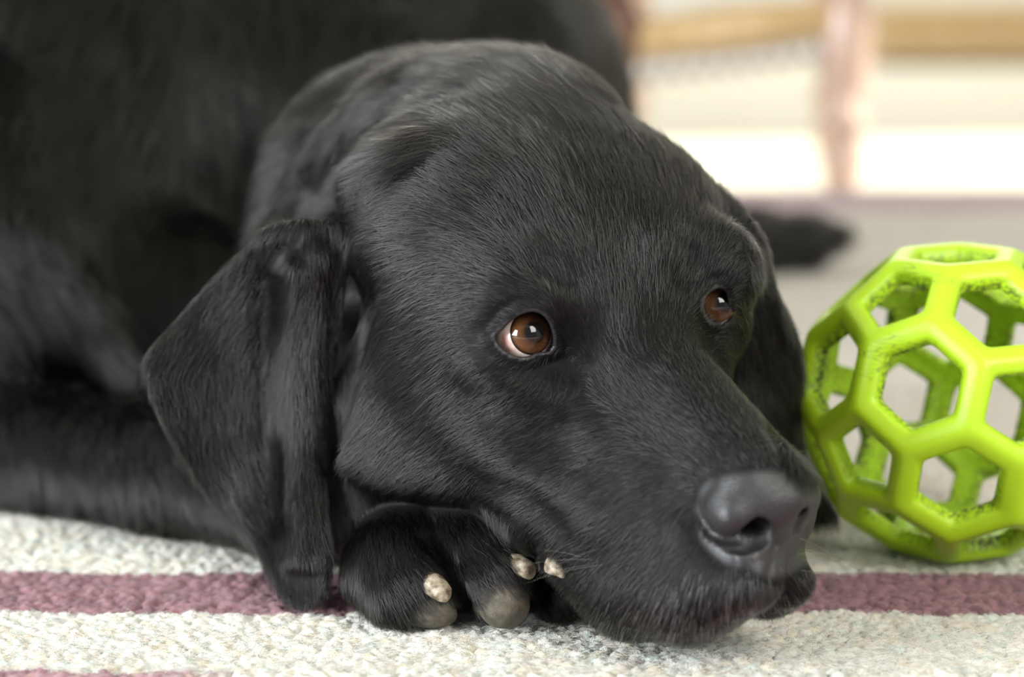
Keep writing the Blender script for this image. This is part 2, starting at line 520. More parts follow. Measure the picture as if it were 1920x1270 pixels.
# ------------------------------------------------------------------ materials
def mat(name):
    m = bpy.data.materials.new(name); m.use_nodes = True
    nt = m.node_tree
    return m, nt, nt.nodes['Principled BSDF']
def node(nt, kind, **kw):
    n = nt.nodes.new(kind)
    for k, v in kw.items():
        if k.startswith('i_'): n.inputs[k[2:].replace('_', ' ')].default_value = v
        else: setattr(n, k, v)
    return n
def simple(name, col, rough=0.5, **kw):
    m, nt, b = mat(name)
    b.inputs['Base Color'].default_value = (*col, 1)
    b.inputs['Roughness'].default_value = rough
    for k, v in kw.items(): b.inputs[k].default_value = v
    return m
def ramp(nt, stops, fac=None):
    r = nt.nodes.new('ShaderNodeValToRGB')
    e = r.color_ramp.elements
    while len(e) < len(stops): e.new(0.5)
    for el, (p, c) in zip(e, stops): el.position = p; el.color = (*c, 1)
    if fac is not None: nt.links.new(fac, r.inputs[0])
    return r
def add_bump(nt, b, height, strength, dist):
    bu = node(nt, 'ShaderNodeBump'); bu.inputs['Strength'].default_value = strength; bu.inputs['Distance'].default_value = dist
    nt.links.new(height, bu.inputs['Height']); nt.links.new(bu.outputs[0], b.inputs['Normal'])

# skin below the coat: black, with the bare zones (nose leather, toe pads, lid rims) in an attribute
m_skin, nt, b = mat('dog_skin')
za = node(nt, 'ShaderNodeAttribute', attribute_name='zone')
n1 = node(nt, 'ShaderNodeTexNoise'); n1.inputs['Scale'].default_value = 260; n1.inputs['Detail'].default_value = 6
tc = node(nt, 'ShaderNodeTexCoord'); nt.links.new(tc.outputs['Object'], n1.inputs['Vector'])
padc = ramp(nt, [(0.3, (0.035, 0.03, 0.021)), (0.7, (0.115, 0.096, 0.066))], n1.outputs['Fac'])
sep = node(nt, 'ShaderNodeSeparateColor'); nt.links.new(za.outputs['Color'], sep.inputs[0])
mx1 = node(nt, 'ShaderNodeMix', data_type='RGBA'); mx1.inputs['A'].default_value = (0.004, 0.004, 0.0042, 1); mx1.inputs['B'].default_value = (0.013, 0.0125, 0.0135, 1)
nt.links.new(sep.outputs['Red'], mx1.inputs['Factor'])
mx2 = node(nt, 'ShaderNodeMix', data_type='RGBA'); nt.links.new(sep.outputs['Green'], mx2.inputs['Factor'])
nt.links.new(mx1.outputs['Result'], mx2.inputs['A']); nt.links.new(padc.outputs[0], mx2.inputs['B'])
nt.links.new(mx2.outputs['Result'], b.inputs['Base Color'])
rr = node(nt, 'ShaderNodeMapRange'); rr.inputs['To Min'].default_value = 0.6; rr.inputs['To Max'].default_value = 0.46
nt.links.new(sep.outputs['Red'], rr.inputs['Value']); 
ra_ = node(nt, 'ShaderNodeMath', operation='ADD'); nt.links.new(rr.outputs[0], ra_.inputs[0])
pm = node(nt, 'ShaderNodeMath', operation='MULTIPLY'); nt.links.new(sep.outputs['Green'], pm.inputs[0]); pm.inputs[1].default_value = 0.15
nt.links.new(pm.outputs[0], ra_.inputs[1]); nt.links.new(ra_.outputs[0], b.inputs['Roughness'])
sl_ = node(nt, 'ShaderNodeMath', operation='MAXIMUM'); nt.links.new(sep.outputs['Red'], sl_.inputs[0]); nt.links.new(sep.outputs['Green'], sl_.inputs[1])
sl2 = node(nt, 'ShaderNodeMath', operation='MULTIPLY'); nt.links.new(sl_.outputs[0], sl2.inputs[0]); sl2.inputs[1].default_value = 0.5; sl2.operation = 'MULTIPLY_ADD'; sl2.inputs[2].default_value = 0.12
nt.links.new(sl2.outputs[0], b.inputs['Specular IOR Level'])
vo = node(nt, 'ShaderNodeTexVoronoi', feature='DISTANCE_TO_EDGE'); vo.inputs['Scale'].default_value = 900
nt.links.new(tc.outputs['Object'], vo.inputs['Vector'])
hm = node(nt, 'ShaderNodeMath', operation='MULTIPLY'); nt.links.new(vo.outputs['Distance'], hm.inputs[0])
am = node(nt, 'ShaderNodeMath', operation='ADD'); nt.links.new(sep.outputs['Red'], am.inputs[0]); nt.links.new(sep.outputs['Green'], am.inputs[1])
nt.links.new(am.outputs[0], hm.inputs[1])
add_bump(nt, b, hm.outputs[0], 0.45, 0.0005)

def hair_mat(name, col, rough=0.32, radial=0.45):
    m = bpy.data.materials.new(name); m.use_nodes = True
    nt = m.node_tree; nt.nodes.clear()
    out = nt.nodes.new('ShaderNodeOutputMaterial')
    h = nt.nodes.new('ShaderNodeBsdfHairPrincipled')
    h.parametrization = 'COLOR'
    h.inputs['Color'].default_value = (*col, 1)
    h.inputs['Roughness'].default_value = rough
    h.inputs['Radial Roughness'].default_value = radial
    h.inputs['Random Roughness'].default_value = 0.3
    nt.links.new(h.outputs[0], out.inputs['Surface'])
    return m, nt, h
m_fur, nt, h = hair_mat('black_fur', (0.006, 0.006, 0.0065), .22, .35)
h.inputs['IOR'].default_value = 1.45
hi = nt.nodes.new('ShaderNodeHairInfo')
hr = ramp(nt, [(0.0, (0.002, 0.002, 0.002)), (0.5, (0.004, 0.004, 0.004)), (0.8, (0.014, 0.013, 0.012)), (1.0, (0.070, 0.064, 0.056))], hi.outputs['Random'])  # random paler strands: glints of a glossy coat put into the colour
nt.links.new(hr.outputs[0], h.inputs['Color'])
m_whisk, _, _ = hair_mat('whisker_hair', (0.34, 0.32, 0.28))
m_whisk2, _, _ = hair_mat('dark_whisker_hair', (0.05, 0.045, 0.04))

# ------------------------------------------------------------------ dog objects
dog = bpy.data.objects.new('dog', None); link(dog)
dog.empty_display_size = 0.05
dog.location = (-0.02, 1.1, 0)
dog['label'] = 'black labrador dog lying on the striped rug with its chin on its forepaw'
dog['category'] = 'dog'
bpy.context.view_layer.update()
def child(o, parent):
    o.parent = parent
    o.matrix_parent_inverse = parent.matrix_world.inverted()
    return o

# vertex normals (cam space)
v0, v1, v2, v3 = (DV[DF[:, i]] for i in range(4))
fn = np.cross(v2 - v0, v3 - v1)
area = np.linalg.norm(fn, axis=1) / 2
VN = np.zeros_like(DV)
for i in range(4): np.add.at(VN, DF[:, i], fn)
VN /= np.linalg.norm(VN, axis=1)[:, None] + 1e-12
fnn = fn / (2 * area[:, None] + 1e-12)

def to_px(p):
    d = -p[:, 2]
    return 960 + FPX * p[:, 0] / d, 635 - FPX * p[:, 1] / d, d
VX, VY, VD = to_px(DV)
VH = (DV - TH) @ RH / SH                       # head coordinates of every vertex
NOSE = smooth_poly([(1311, 950), (1324, 912), (1368, 893), (1440, 884), (1500, 893), (1560, 925), (1570, 1010), (1510, 1060), (1445, 1084), (1398, 1062), (1350, 1046), (1318, 1010)])
def sstep(x, a, b):
    t = np.clip((x - a) / (b - a), 0, 1); return t * t * (3 - 2 * t)
def mask_poly(P, x, y, soft, gate):
    d = poly_sd(x.astype(np.float32), y.astype(np.float32), P)
    return (1 - sstep(d, -soft, soft)) * gate
def zones(p):
    x, y, d = to_px(p); hc = (p - TH) @ RH / SH
    nose = mask_poly(NOSE, x, y, 12, (hc[:, 0] > 7.2) & (hc[:, 2] > -6))
    pads = np.zeros(len(p))
    for c, r in PADS:
        pads = np.maximum(pads, 1 - sstep(np.linalg.norm((p - c) / r, axis=1), .88, 1.04))
    lid = np.zeros(len(p))
    for E, rad in ((EYE_R, EYE_RAD), (EYE_L, EYE_RAD)):
        lid = np.maximum(lid, 0)
    for P in (EYE_A, EYE_B):
        lid = np.maximum(lid, mask_poly(smooth_poly(P), x, y, 6, (hc[:, 0] > -3) & (hc[:, 2] > -3)))
        dd = poly_sd(x.astype(np.float32), y.astype(np.float32), smooth_poly(P))
        lid = np.maximum(lid, (dd < 5) * ((hc[:, 0] > -3) & (hc[:, 2] > -3)))
    return nose, pads, lid
pp = surf([(822, 1160), (940, 1146)])
PADS = [(Q(828, 1172, 91.9), np.array([1.2, 1.15, 1.7])), (Q(945, 1148, 91.3), np.array([1.25, 1.15, 1.8]))]
Zn, Zp, Zl = zones(DV)

me = bpy.data.meshes.new('body')
me.vertices.add(len(DV)); me.vertices.foreach_set('co', C2W(DV).astype(np.float32).ravel())
me.loops.add(len(DF) * 4); me.loops.foreach_set('vertex_index', DF.astype(np.int32).ravel())
me.polygons.add(len(DF)); me.polygons.foreach_set('loop_start', (np.arange(len(DF)) * 4).astype(np.int32))
me.update(calc_edges=True)
me.polygons.foreach_set('use_smooth', np.ones(len(DF), bool))
ca = me.attributes.new('zone', 'FLOAT_COLOR', 'POINT')
col = np.zeros((len(DV), 4), np.float32)
col[:, 0] = np.maximum(Zn, Zl); col[:, 1] = Zp; col[:, 3] = 1
ca.data.foreach_set('color', col.ravel())
me.materials.append(m_skin)
body = link(bpy.data.objects.new('body', me)); child(body, dog)

# ------------------------------------------------------------------ fur: real strands, combed along guides
G = [  # picture position, direction (right, down), length cm, lift
 (1400, 850, -.6, -.8, .3), (1440, 870, -.5, -.9, .25), (1250, 800, -.7, -.6, .4), (1330, 740, -.5, -.85, .35), (1150, 720, -.5, -.85, .45), (1170, 600, -.1, -1, .5), (1180, 450, -.15, -1, .55), (1280, 420, 0, -1, .55),
 (1250, 350, -.5, -.85, .7), (1100, 300, -.5, -.85, .7), (950, 250, -.8, -.5, .8), (850, 350, -.85, -.4, .7), (1000, 430, -.5, -.85, .6), (900, 480, -.85, -.3, .6), (840, 560, -.95, .2, .6), (760, 430, -.95, .15, .8), (720, 360, -.85, .5, .9),
 (760, 560, -.75, .6, .7), (680, 700, -.4, .9, .8), (850, 680, -.65, .6, .7), (780, 780, -.6, .7, .8), (900, 800, -.75, .5, .7), (700, 850, -.5, .6, .8), (800, 890, -.7, .5, .8), (1000, 830, -.85, .4, .6), (1100, 790, -.8, .3, .5),
 (1200, 900, -.85, .35, .4), (1150, 1000, -.7, .7, .45), (1250, 1030, -.6, .75, .4), (1250, 1150, -.35, .9, .5), (1170, 1130, -.5, .85, .5), (1340, 1120, -.15, 1, .45), (1330, 1060, -.4, .9, .3), (1430, 1110, .1, 1, .4), (1490, 1090, .4, .9, .35), (1080, 950, -.8, .55, .5), (950, 900, -.9, .35, .6), (1020, 1000, -.7, .6, .5),
 (1090, 560, -.3, -.95, .4), (1040, 500, -.5, -.85, .5), (960, 560, -.9, -.3, .35), (905, 620, -.95, .2, .4), (960, 700, -.75, .5, .4), (1070, 690, -.2, .9, .35), (1110, 650, -.3, -.9, .35), (1300, 500, .2, -1, .45), (1370, 500, .4, -.6, .4), (1380, 650, .4, .7, .4), (1320, 640, .3, -.2, .35),
 (600, 480, 0, 1, .65), (600, 700, .02, 1, .65), (595, 900, .05, 1, .65), (450, 560, -.5, .8, .6), (350, 640, -.5, .8, .5), (400, 750, 0, 1, .65), (330, 780, .25, .95, .5), (480, 880, .35, .92, .65), (560, 1080, .1, 1, .5), (520, 480, -.4, .75, .6), (680, 500, -.3, .9, .5), (540, 700, 0, 1, .65),
 (700, 200, -.8, .5, 1.5), (860, 130, -.95, .1, 1.4), (1000, 170, -.8, -.3, 1.2), (600, 300, -.7, .7, 1.5), (520, 380, -.5, .85, 1.4), (760, 270, -.8, .35, 1.2), (1120, 210, -.7, -.5, 1.0), (650, 230, -.5, .8, 1.5),
 (600, 60, -.3, .9, 2), (250, 150, -.5, .85, 2.2), (180, 300, -.4, .9, 2.2), (200, 450, .1, 1, 2), (60, 200, -.5, .9, 2.2), (400, 400, .2, 1, 2), (400, 200, .1, 1, 2), (1130, 130, -.3, -.9, 1.6), (950, 40, -.8, -.2, 1.6), (50, 560, .5, .85, 1.8), (150, 640, .7, .7, 1.6), (250, 680, .5, .85, 1.5),
 (60, 850, .2, 1, 1.4), (200, 860, .3, .95, 1.3), (330, 920, .4, .9, 1.2), (430, 970, .5, .8, 1.1),
 (680, 1050, .1, 1, .7), (740, 1000, .2, .9, .8), (780, 1090, .5, .85, .7), (870, 985, .4, .85, .7), (930, 1060, .55, .8, .65), (970, 1040, .7, .7, .6), (1040, 1100, .5, .8, .6), (700, 960, .3, .9, .9),
 (1420, 500, .1, 1, .8), (1460, 700, .1, 1, .9), (1500, 880, .2, 1, .9), (1520, 450, 1, .1, 1.5), (1470, 450, 1, 0, 1.5)]
GA = np.array(G)
GP = surf(GA[:, :2])
def combed(P, N):
    """directions and lengths of strands rooted at P with normals N (cam space)"""
    D = np.empty_like(P); Ln = np.empty(len(P))
    for s0 in range(0, len(P), 20000):
        p = P[s0:s0 + 20000]; n = N[s0:s0 + 20000]
        w = 1 / (((p[:, None] - GP[None]) ** 2).sum(-1) + .35) ** 2.6
        w /= w.sum(1, keepdims=True)
        v = w @ GA[:, 2:4]; Ln[s0:s0 + 20000] = w @ GA[:, 4]
        v3 = np.stack([v[:, 0], -v[:, 1], np.zeros(len(v))], 1)
        r = p / np.linalg.norm(p, axis=1)[:, None]
        rn = (r * n).sum(1); rn = np.where(np.abs(rn) < .3, np.where(rn < 0, -.3, .3), rn)
        t = v3 - r * ((v3 * n).sum(1) / rn)[:, None]
        t -= n * (t * n).sum(1)[:, None]
        D[s0:s0 + 20000] = t / (np.linalg.norm(t, axis=1)[:, None] + 1e-9)
    return D, Ln

def vnoise(P, scale, seed):
    """smooth value noise in space, -1..1, 3 channels"""
    r = np.random.default_rng(seed); T = r.uniform(-1, 1, (4096, 3))
    q = P / scale; i = np.floor(q).astype(np.int64); f = q - i; f = f * f * (3 - 2 * f)
    out = 0
    for a in (0, 1):
        for b_ in (0, 1):
            for c in (0, 1):
                hsh = ((i[:, 0] + a) * 73856093 ^ (i[:, 1] + b_) * 19349663 ^ (i[:, 2] + c) * 83492791) & 4095
                w = (f[:, 0] if a else 1 - f[:, 0]) * (f[:, 1] if b_ else 1 - f[:, 1]) * (f[:, 2] if c else 1 - f[:, 2])
                out = out + T[hsh] * w[:, None]
    return out

FC = (v0 + v1 + v2 + v3) / 4
FX, FY, FD = to_px(FC)
zf = np.stack([Zn, Zp, Zl], 1)[DF].max(1)
view = FC / np.linalg.norm(FC, axis=1)[:, None]
facing = -(fnn * view).sum(1)
dens = np.where(FD < 103.5, 210.0, np.where(FD < 122, 80.0, 26.0))
dens *= np.where(facing > -.12, 1, np.where((FD < 103.5) & (facing > -.8), .4, .12))
dens *= np.where((FX < -120) | (FX > 2000) | (FY < -120), .08, 1)
dens *= (zf.max(1) < .45)
dens *= (height(FC) > .2)
dens *= DENSITY
cnt_ = dens * area
NH = int(cnt_.sum())
cum = np.cumsum(cnt_) / cnt_.sum()
fi = np.searchsorted(cum, (np.arange(NH) + rng.uniform(0, 1, NH)) / NH).clip(0, len(DF) - 1)
a_, b_ = rng.uniform(0, 1, (2, NH, 1))
q0, q1, q2, q3 = (DF[fi, i] for i in range(4))
bil = lambda A: A[q0] * (1 - a_) * (1 - b_) + A[q1] * a_ * (1 - b_) + A[q2] * a_ * b_ + A[q3] * (1 - a_) * b_
RP = bil(DV); RN = bil(VN); RN /= np.linalg.norm(RN, axis=1)[:, None]
T, LEN = combed(RP, RN)
dd = -RP[:, 2]
BN = np.cross(RN, T)
cl = vnoise(RP, .8, 3) * .12 + vnoise(RP, .2, 4) * .09
neckish = sstep(np.abs(LEN - 1.5), .5, .1)
jit = rng.normal(0, 1, (NH, 3))
T = T + BN * (cl[:, :1] * (1 + 1.6 * neckish[:, None]) + jit[:, :1] * .12) + RN * (.05 + cl[:, 1:2] * .18 * (0.5 + neckish[:, None]) + jit[:, 1:2] * .09 + .08 * np.clip(LEN, 0, 1)[:, None])
T /= np.linalg.norm(T, axis=1)[:, None]
LEN = LEN * np.clip(rng.normal(1.2, .2, NH), .6, 1.8)
s_ = np.array([0, .34, .68, 1.0])
CP = RP[:, None] - RN[:, None] * .01 + T[:, None] * (LEN[:, None] * s_)[..., None] - RN[:, None] * ((LEN * .04)[:, None] * s_ ** 2)[..., None] + BN[:, None] * ((LEN * .06 * jit[:, 2])[:, None] * s_ ** 2)[..., None]
rad0 = np.where(dd < 103.5, .0074, np.where(dd < 122, .013, .024)) * np.where(LEN < .6, .85, 1)
# keep the strands above the floor
hh = height(CP.astype(np.float32)); CP = CP + np.maximum(.12 - hh, 0)[..., None] * FLOOR_N
RADS = rad0[:, None] * np.array([1, .9, .65, .12])
def make_curves(name, pts, rads, material, parent):
    n, k = pts.shape[:2]
    hc = bpy.data.hair_curves.new(name)
    hc.add_curves([k] * n)
    hc.points.foreach_set('position', C2W(pts).astype(np.float32).ravel())
    hc.points.foreach_set('radius', (rads / 100).astype(np.float32).ravel())
    hc.materials.append(material)
    o = link(bpy.data.objects.new(name, hc))
    if parent is not None: child(o, parent)
    return o
fur = make_curves('fur', CP, RADS, m_fur, dog)
fur['kind'] = 'stuff'
print('fur strands', NH, 'body quads', len(DF), flush=True)

# pale bristles on the lips, and whiskers
def strands_at(pix, dirs, lens, r0, name, droop=.25, material=m_whisk, lift=.5, segs=6, jx=0.1):
    pts = surf(pix)
    bvh_n = []
    e = .05
    for ax in range(3):
        o_ = np.zeros(3); o_[ax] = e
        bvh_n.append(evaluate((pts + o_)[:, None].astype(np.float32), pts, np.full(len(pts), 30.))[:, 0] - evaluate((pts - o_)[:, None].astype(np.float32), pts, np.full(len(pts), 30.))[:, 0])
    N = np.stack(bvh_n, 1); N /= np.linalg.norm(N, axis=1)[:, None] + 1e-9
    v3 = np.c_[dirs[:, 0], -dirs[:, 1], np.zeros(len(dirs))]
    r = pts / np.linalg.norm(pts, axis=1)[:, None]
    rn = (r * N).sum(1); rn = np.where(np.abs(rn) < .4, -.4, rn)
    t = v3 - r * ((v3 * N).sum(1) / rn)[:, None]; t /= np.linalg.norm(t, axis=1)[:, None] + 1e-9
    t = t + N * lift + rng.normal(0, jx, t.shape); t /= np.linalg.norm(t, axis=1)[:, None]
    s = np.linspace(0, 1, segs)
    P = pts[:, None] + t[:, None] * (lens[:, None] * s)[..., None] - FLOOR_N * ((lens * droop)[:, None] * s ** 2)[..., None]
    hh = height(P.astype(np.float32)); P = P + np.maximum(.15 - hh, 0)[..., None] * FLOOR_N
    R_ = np.full(len(pts), r0)[:, None] * (1 - s * .9)
    return P, R_
px, py = [], []
while len(px) < 520:
    x = rng.uniform(1110, 1515); y = rng.uniform(1010, 1195)
    lo = 1010 + max(0, (1330 - x)) * .45
    w = sstep(y, lo + 10, 1190)
    if x > 1440: w *= .5
    if rng.uniform() < w * .9: px.append(x); py.append(y)
pix = np.c_[px, py]
dirs = np.c_[np.interp(pix[:, 0], [1110, 1250, 1400, 1515], [-.5, -.35, .05, .6]), np.ones(len(pix))]
P1, R1 = strands_at(pix, dirs, rng.uniform(.35, .75, len(pix)), .0068, 'bristles', .1, lift=.25, segs=5, jx=.08)
br = make_curves('muzzle_bristles', P1, R1, m_whisk, dog)
br['label'] = 'pale grey bristles round the lips'
wp = np.array([(1500, 1010), (1505, 1030), (1508, 1050), (1502, 1070), (1495, 1040), (1110, 1050), (1120, 1030), (1090, 1045), (1130, 1060), (1100, 1060)])
wd = np.array([(1, .35), (1, .5), (1, .25), (1, .45), (1, .1), (-1, -.25), (-1, .2), (-.9, -.5), (-1, .1), (-1, -.05)], float)
P2, R2 = strands_at(wp, wd, np.array([2.4, 3.0, 2.6, 2.0, 2.0, 2.6, 2.4, 1.8, 3.0, 2.0]), .011, 'whiskers', .15, lift=.5, segs=8, jx=.05)
make_curves('whiskers', P2, R2, m_whisk2, dog)['label'] = 'thin whiskers standing out beside the nose and lips'

# ------------------------------------------------------------------ eyes
def eye_mats():
    ms, nt, b = mat('sclera')
    tcn = node(nt, 'ShaderNodeTexCoord')
    nn = node(nt, 'ShaderNodeTexNoise'); nn.inputs['Scale'].default_value = 240
    nt.links.new(tcn.outputs['Object'], nn.inputs['Vector'])
    r = ramp(nt, [(0.42, (0.62, 0.52, 0.47)), (0.72, (0.45, 0.22, 0.18))], nn.outputs['Fac'])
    nt.links.new(r.outputs[0], b.inputs['Base Color']); b.inputs['Roughness'].default_value = .15
    mi, nt, b = mat('iris')
    tcn = node(nt, 'ShaderNodeTexCoord')
    at = node(nt, 'ShaderNodeAttribute', attribute_name='ring')
    nn = node(nt, 'ShaderNodeTexNoise'); nn.inputs['Scale'].default_value = 700
    nt.links.new(tcn.outputs['Object'], nn.inputs['Vector'])
    ad = node(nt, 'ShaderNodeMath', operation='MULTIPLY_ADD'); nt.links.new(nn.outputs['Fac'], ad.inputs[0]); ad.inputs[1].default_value = .10; nt.links.new(at.outputs['Fac'], ad.inputs[2])
    r = ramp(nt, [(0.40, (0.003, 0.003, 0.003)), (0.47, (0.03, 0.012, 0.004)), (0.62, (0.065, 0.028, 0.011)), (0.86, (0.095, 0.042, 0.015)), (1.0, (0.02, 0.012, 0.01))], ad.outputs[0])
    nt.links.new(r.outputs[0], b.inputs['Base Color']); b.inputs['Roughness'].default_value = .4
    b.inputs['Specular IOR Level'].default_value = 0; b.inputs['Coat Weight'].default_value = 1; b.inputs['Coat Roughness'].default_value = .015; b.inputs['Coat IOR'].default_value = 1.5
    return ms, mi
m_scl, m_iris = eye_mats()
def make_eye(c, gaze, rad):
    gaze = gaze / np.linalg.norm(gaze)
    u = np.cross([0, 1, 0], gaze); u /= np.linalg.norm(u); w = np.cross(gaze, u)
    def shell(name, th0, th1, rfun, m, ringattr):
        vs, fs, rg = [], [], []
        nr, ns = 22, 48
        for i in range(nr + 1):
            th = th0 + (th1 - th0) * i / nr
            for j in range(ns):
                ph = 2 * math.pi * j / ns
                r_ = rfun(th)
                vs.append(c + r_ * (math.sin(th) * (math.cos(ph) * u + math.sin(ph) * w) + math.cos(th) * gaze)); rg.append(th / th1)
        for i in range(nr):
            for j in range(ns):
                fs.append((i * ns + j, (i + 1) * ns + j, (i + 1) * ns + (j + 1) % ns, i * ns + (j + 1) % ns))
        me_ = bpy.data.meshes.new(name); me_.from_pydata(C2W(np.array(vs)).tolist(), [], fs); me_.update()
        me_.polygons.foreach_set('use_smooth', [True] * len(me_.polygons))
        if ringattr:
            me_.attributes.new('ring', 'FLOAT', 'POINT').data.foreach_set('value', rg)
        me_.materials.append(m)
        return link(bpy.data.objects.new(name, me_))
    e = shell('eyeball', 0.02, math.pi, lambda t: rad, m_scl, False)
    ti = IRIS
    ir = shell('iris', 0.001, ti, lambda t: rad + .012 + .13 * rad * max(0, 1 - (t / ti) ** 2), m_iris, True)
    child(e, dog); bpy.context.view_layer.update(); child(ir, e)
    e['label'] = 'pinkish white eyeball'; ir['label'] = 'brown iris with a black pupil'
IRIS = .80
make_eye(EYE_R, np.array([.36, .12, .93]), EYE_RAD)
make_eye(EYE_L, np.array([.42, .10, .90]), EYE_RAD)
m_lid = simple('wet_pink_skin', (0.22, 0.10, 0.09), .15)
def blob(name, c, r, m, label):
    bm_ = bmesh.new(); bmesh.ops.create_icosphere(bm_, subdivisions=3, radius=1)
    me_ = bpy.data.meshes.new(name); bm_.to_mesh(me_); bm_.free()
    co = np.array([v.co[:] for v in me_.vertices])
    co = co * (1 + .12 * vnoise(co + 7, .8, 5)[:, :1])
    for v, p_ in zip(me_.vertices, C2W(c + co * r)): v.co = p_
    me_.polygons.foreach_set('use_smooth', [True] * len(me_.polygons)); me_.materials.append(m)
    o = child(link(bpy.data.objects.new(name, me_)), dog); o['label'] = label
    return o
td = surf([(1031, 656)])[0]
blob('tear_duct', td + np.array([0, 0, -.05]), np.array([.13, .10, .12]), m_lid, 'pink inner corner of the near eye')

# ------------------------------------------------------------------ claws
m_claw, nt, b = mat('claw')
nn = node(nt, 'ShaderNodeTexNoise'); nn.inputs['Scale'].default_value = 320; nn.inputs['Detail'].default_value = 5
tcn = node(nt, 'ShaderNodeTexCoord'); nt.links.new(tcn.outputs['Object'], nn.inputs['Vector'])
r = ramp(nt, [(0.35, (0.09, 0.06, 0.035)), (0.5, (0.27, 0.22, 0.15)), (0.68, (0.46, 0.41, 0.33))], nn.outputs['Fac'])
nt.links.new(r.outputs[0], b.inputs['Base Color']); b.inputs['Roughness'].default_value = .55
add_bump(nt, b, nn.outputs['Fac'], .5, .0006)
def make_claw(a, tip, r0, r1, label):
    a, tip = np.asarray(a), np.asarray(tip)
    ax = (tip - a); L_ = np.linalg.norm(ax); ax /= L_
    u = np.cross([0, 1, 0], ax); u /= np.linalg.norm(u); w = np.cross(ax, u)
    rings = [(0, r0), (.3, r0 * 1.05), (.62, r0 * .92), (.85, r1 * 1.08), (.97, r1 * .8), (1.02, r1 * .35)]
    vs, fs = [], []
    ns = 14
    for t, r_ in rings:
        for j in range(ns):
            ph = 2 * math.pi * j / ns
            rr_ = r_ * (1 + .1 * math.cos(2 * ph) + .05 * math.cos(3 * ph + t * 4))
            vs.append(a + ax * L_ * t + u * math.cos(ph) * rr_ * .88 + w * (math.sin(ph) * rr_ - .12 * L_ * t * t))
    for i in range(len(rings) - 1):
        for j in range(ns):
            fs.append((i * ns + j, i * ns + (j + 1) % ns, (i + 1) * ns + (j + 1) % ns, (i + 1) * ns + j))
    fs.append([(len(rings) - 1) * ns + j for j in range(ns)][::1]); fs.append([j for j in range(ns)][::-1])
    me_ = bpy.data.meshes.new('claw'); me_.from_pydata(C2W(np.array(vs)).tolist(), [], fs); me_.update()
    me_.polygons.foreach_set('use_smooth', [True] * len(me_.polygons)); me_.materials.append(m_claw)
    o = link(bpy.data.objects.new('claw', me_)); child(o, dog)
    return o
cs = surf([(815, 1098), (972, 1060), (1040, 1062), (1118, 1120)])
for (x, y), bs, off, r0, r1 in (((838, 1108), cs[0], (.55, -.25, .75), .46, .34), ((998, 1068), cs[1], (.65, -.15, .5), .42, .33), ((1064, 1074), cs[2], (.5, -.15, .45), .34, .26)):
    make_claw(bs - np.array(off) * .35, bs + np.array(off) * .85, r0 * 1.05, r1 * 1.08, '')

# ------------------------------------------------------------------ rug and floor
def row_y(py):                                     # world distance of the floor at an image row
    return float(C2W(Q(960, py, ground_d(py)))[1])
Y_ROWS = {k: row_y(k) for k in (1262, 1252, 1153, 1078, 985, 400, 355)}
def mesh_obj(name, vs, fs, m=None, parent=None, smooth=False):
    me_ = bpy.data.meshes.new(name)
    me_.from_pydata(np.asarray(vs).tolist(), [], [list(map(int, f)) for f in fs]); me_.update()
    if smooth: me_.polygons.foreach_set('use_smooth', [True] * len(me_.polygons))
    if m: me_.materials.append(m)
    o = link(bpy.data.objects.new(name, me_))
    if parent is not None: child(o, parent)
    return o

PLUM, CREAM, TAUPE, LILAC = np.array([.25, .125, .145]), np.array([.70, .685, .62]), np.array([.68, .64, .58]), np.array([.50, .38, .42])
def rug_colour(x, y, rnd, rnd2):
    wob = .0012 * np.sin(x * 37) + .001 * np.sin(x * 81 + 1) + (rnd[:, 0] - .5) * .004
    yy = y + wob
    c = np.tile(TAUPE, (len(x), 1))
    def band(y0, y1, colr, soft=.001):
        w = sstep(yy, y0 - soft, y0 + soft) * (1 - sstep(yy, y1 - soft, y1 + soft))
        c[:] = c * (1 - w[:, None]) + colr * w[:, None]
    band(0, Y_ROWS[985] + .0, CREAM)
    w = sstep(yy, Y_ROWS[985] - .02, Y_ROWS[985] + .05) * sstep(x, -.05, .03)       # the cream runs on at the left
    base = CREAM * (1 - w[:, None]) + TAUPE * w[:, None]
    far = sstep(yy, Y_ROWS[985] + .15, Y_ROWS[985] + .25)[:, None]
    m = yy > Y_ROWS[985] - .02
    c[m] = (base * (1 - far) + TAUPE * far)[m]
    band(Y_ROWS[1153], Y_ROWS[1078], PLUM)
    band(-5, Y_ROWS[1262] - .012 * 1, PLUM * 1.5 + .1)
    wl_ = (1 - sstep(x, -.13, -.09)) * (1 - sstep(yy, Y_ROWS[1262] - .001, Y_ROWS[1262] + .001)); c[:] = c * (1 - wl_[:, None]) + (PLUM * 1.4 + .05) * wl_[:, None]
    band(Y_ROWS[400], Y_ROWS[355], LILAC, .02)
    plum = (yy > Y_ROWS[1153]) & (yy < Y_ROWS[1078])
    # tint of each tuft: plum tufts vary, cream ones have hints of teal, rose and ochre
    k = rnd[:, 1]
    tint = np.where(k[:, None] < .10, [.90, .99, 1.0], np.where(k[:, None] < .17, [1.0, .93, .91], np.where(k[:, None] < .30, [1.03, .98, .89], [1, 1, 1])))
    c = np.where(plum[:, None], c * (.75 + .6 * rnd[:, 2:3]), c * tint * (.88 + .18 * rnd[:, 2:3]))
    # woven rows with plum dashes where the pile is thin, in the middle of the near cream band
    thin = (yy < Y_ROWS[1153] - .012) * sstep(np.sin(x * 21 + 1.2) + .7 * np.sin(x * 9.7 + 4.0), .55, 1.2)
    dash = (np.sin(y * 2 * math.pi / .0085) > .45) & (rnd2 < .55)
    w = (thin * dash)[:, None] * .75
    c = c * (1 - w) + PLUM * 1.5 * w
    return np.clip(c, 0, 1)

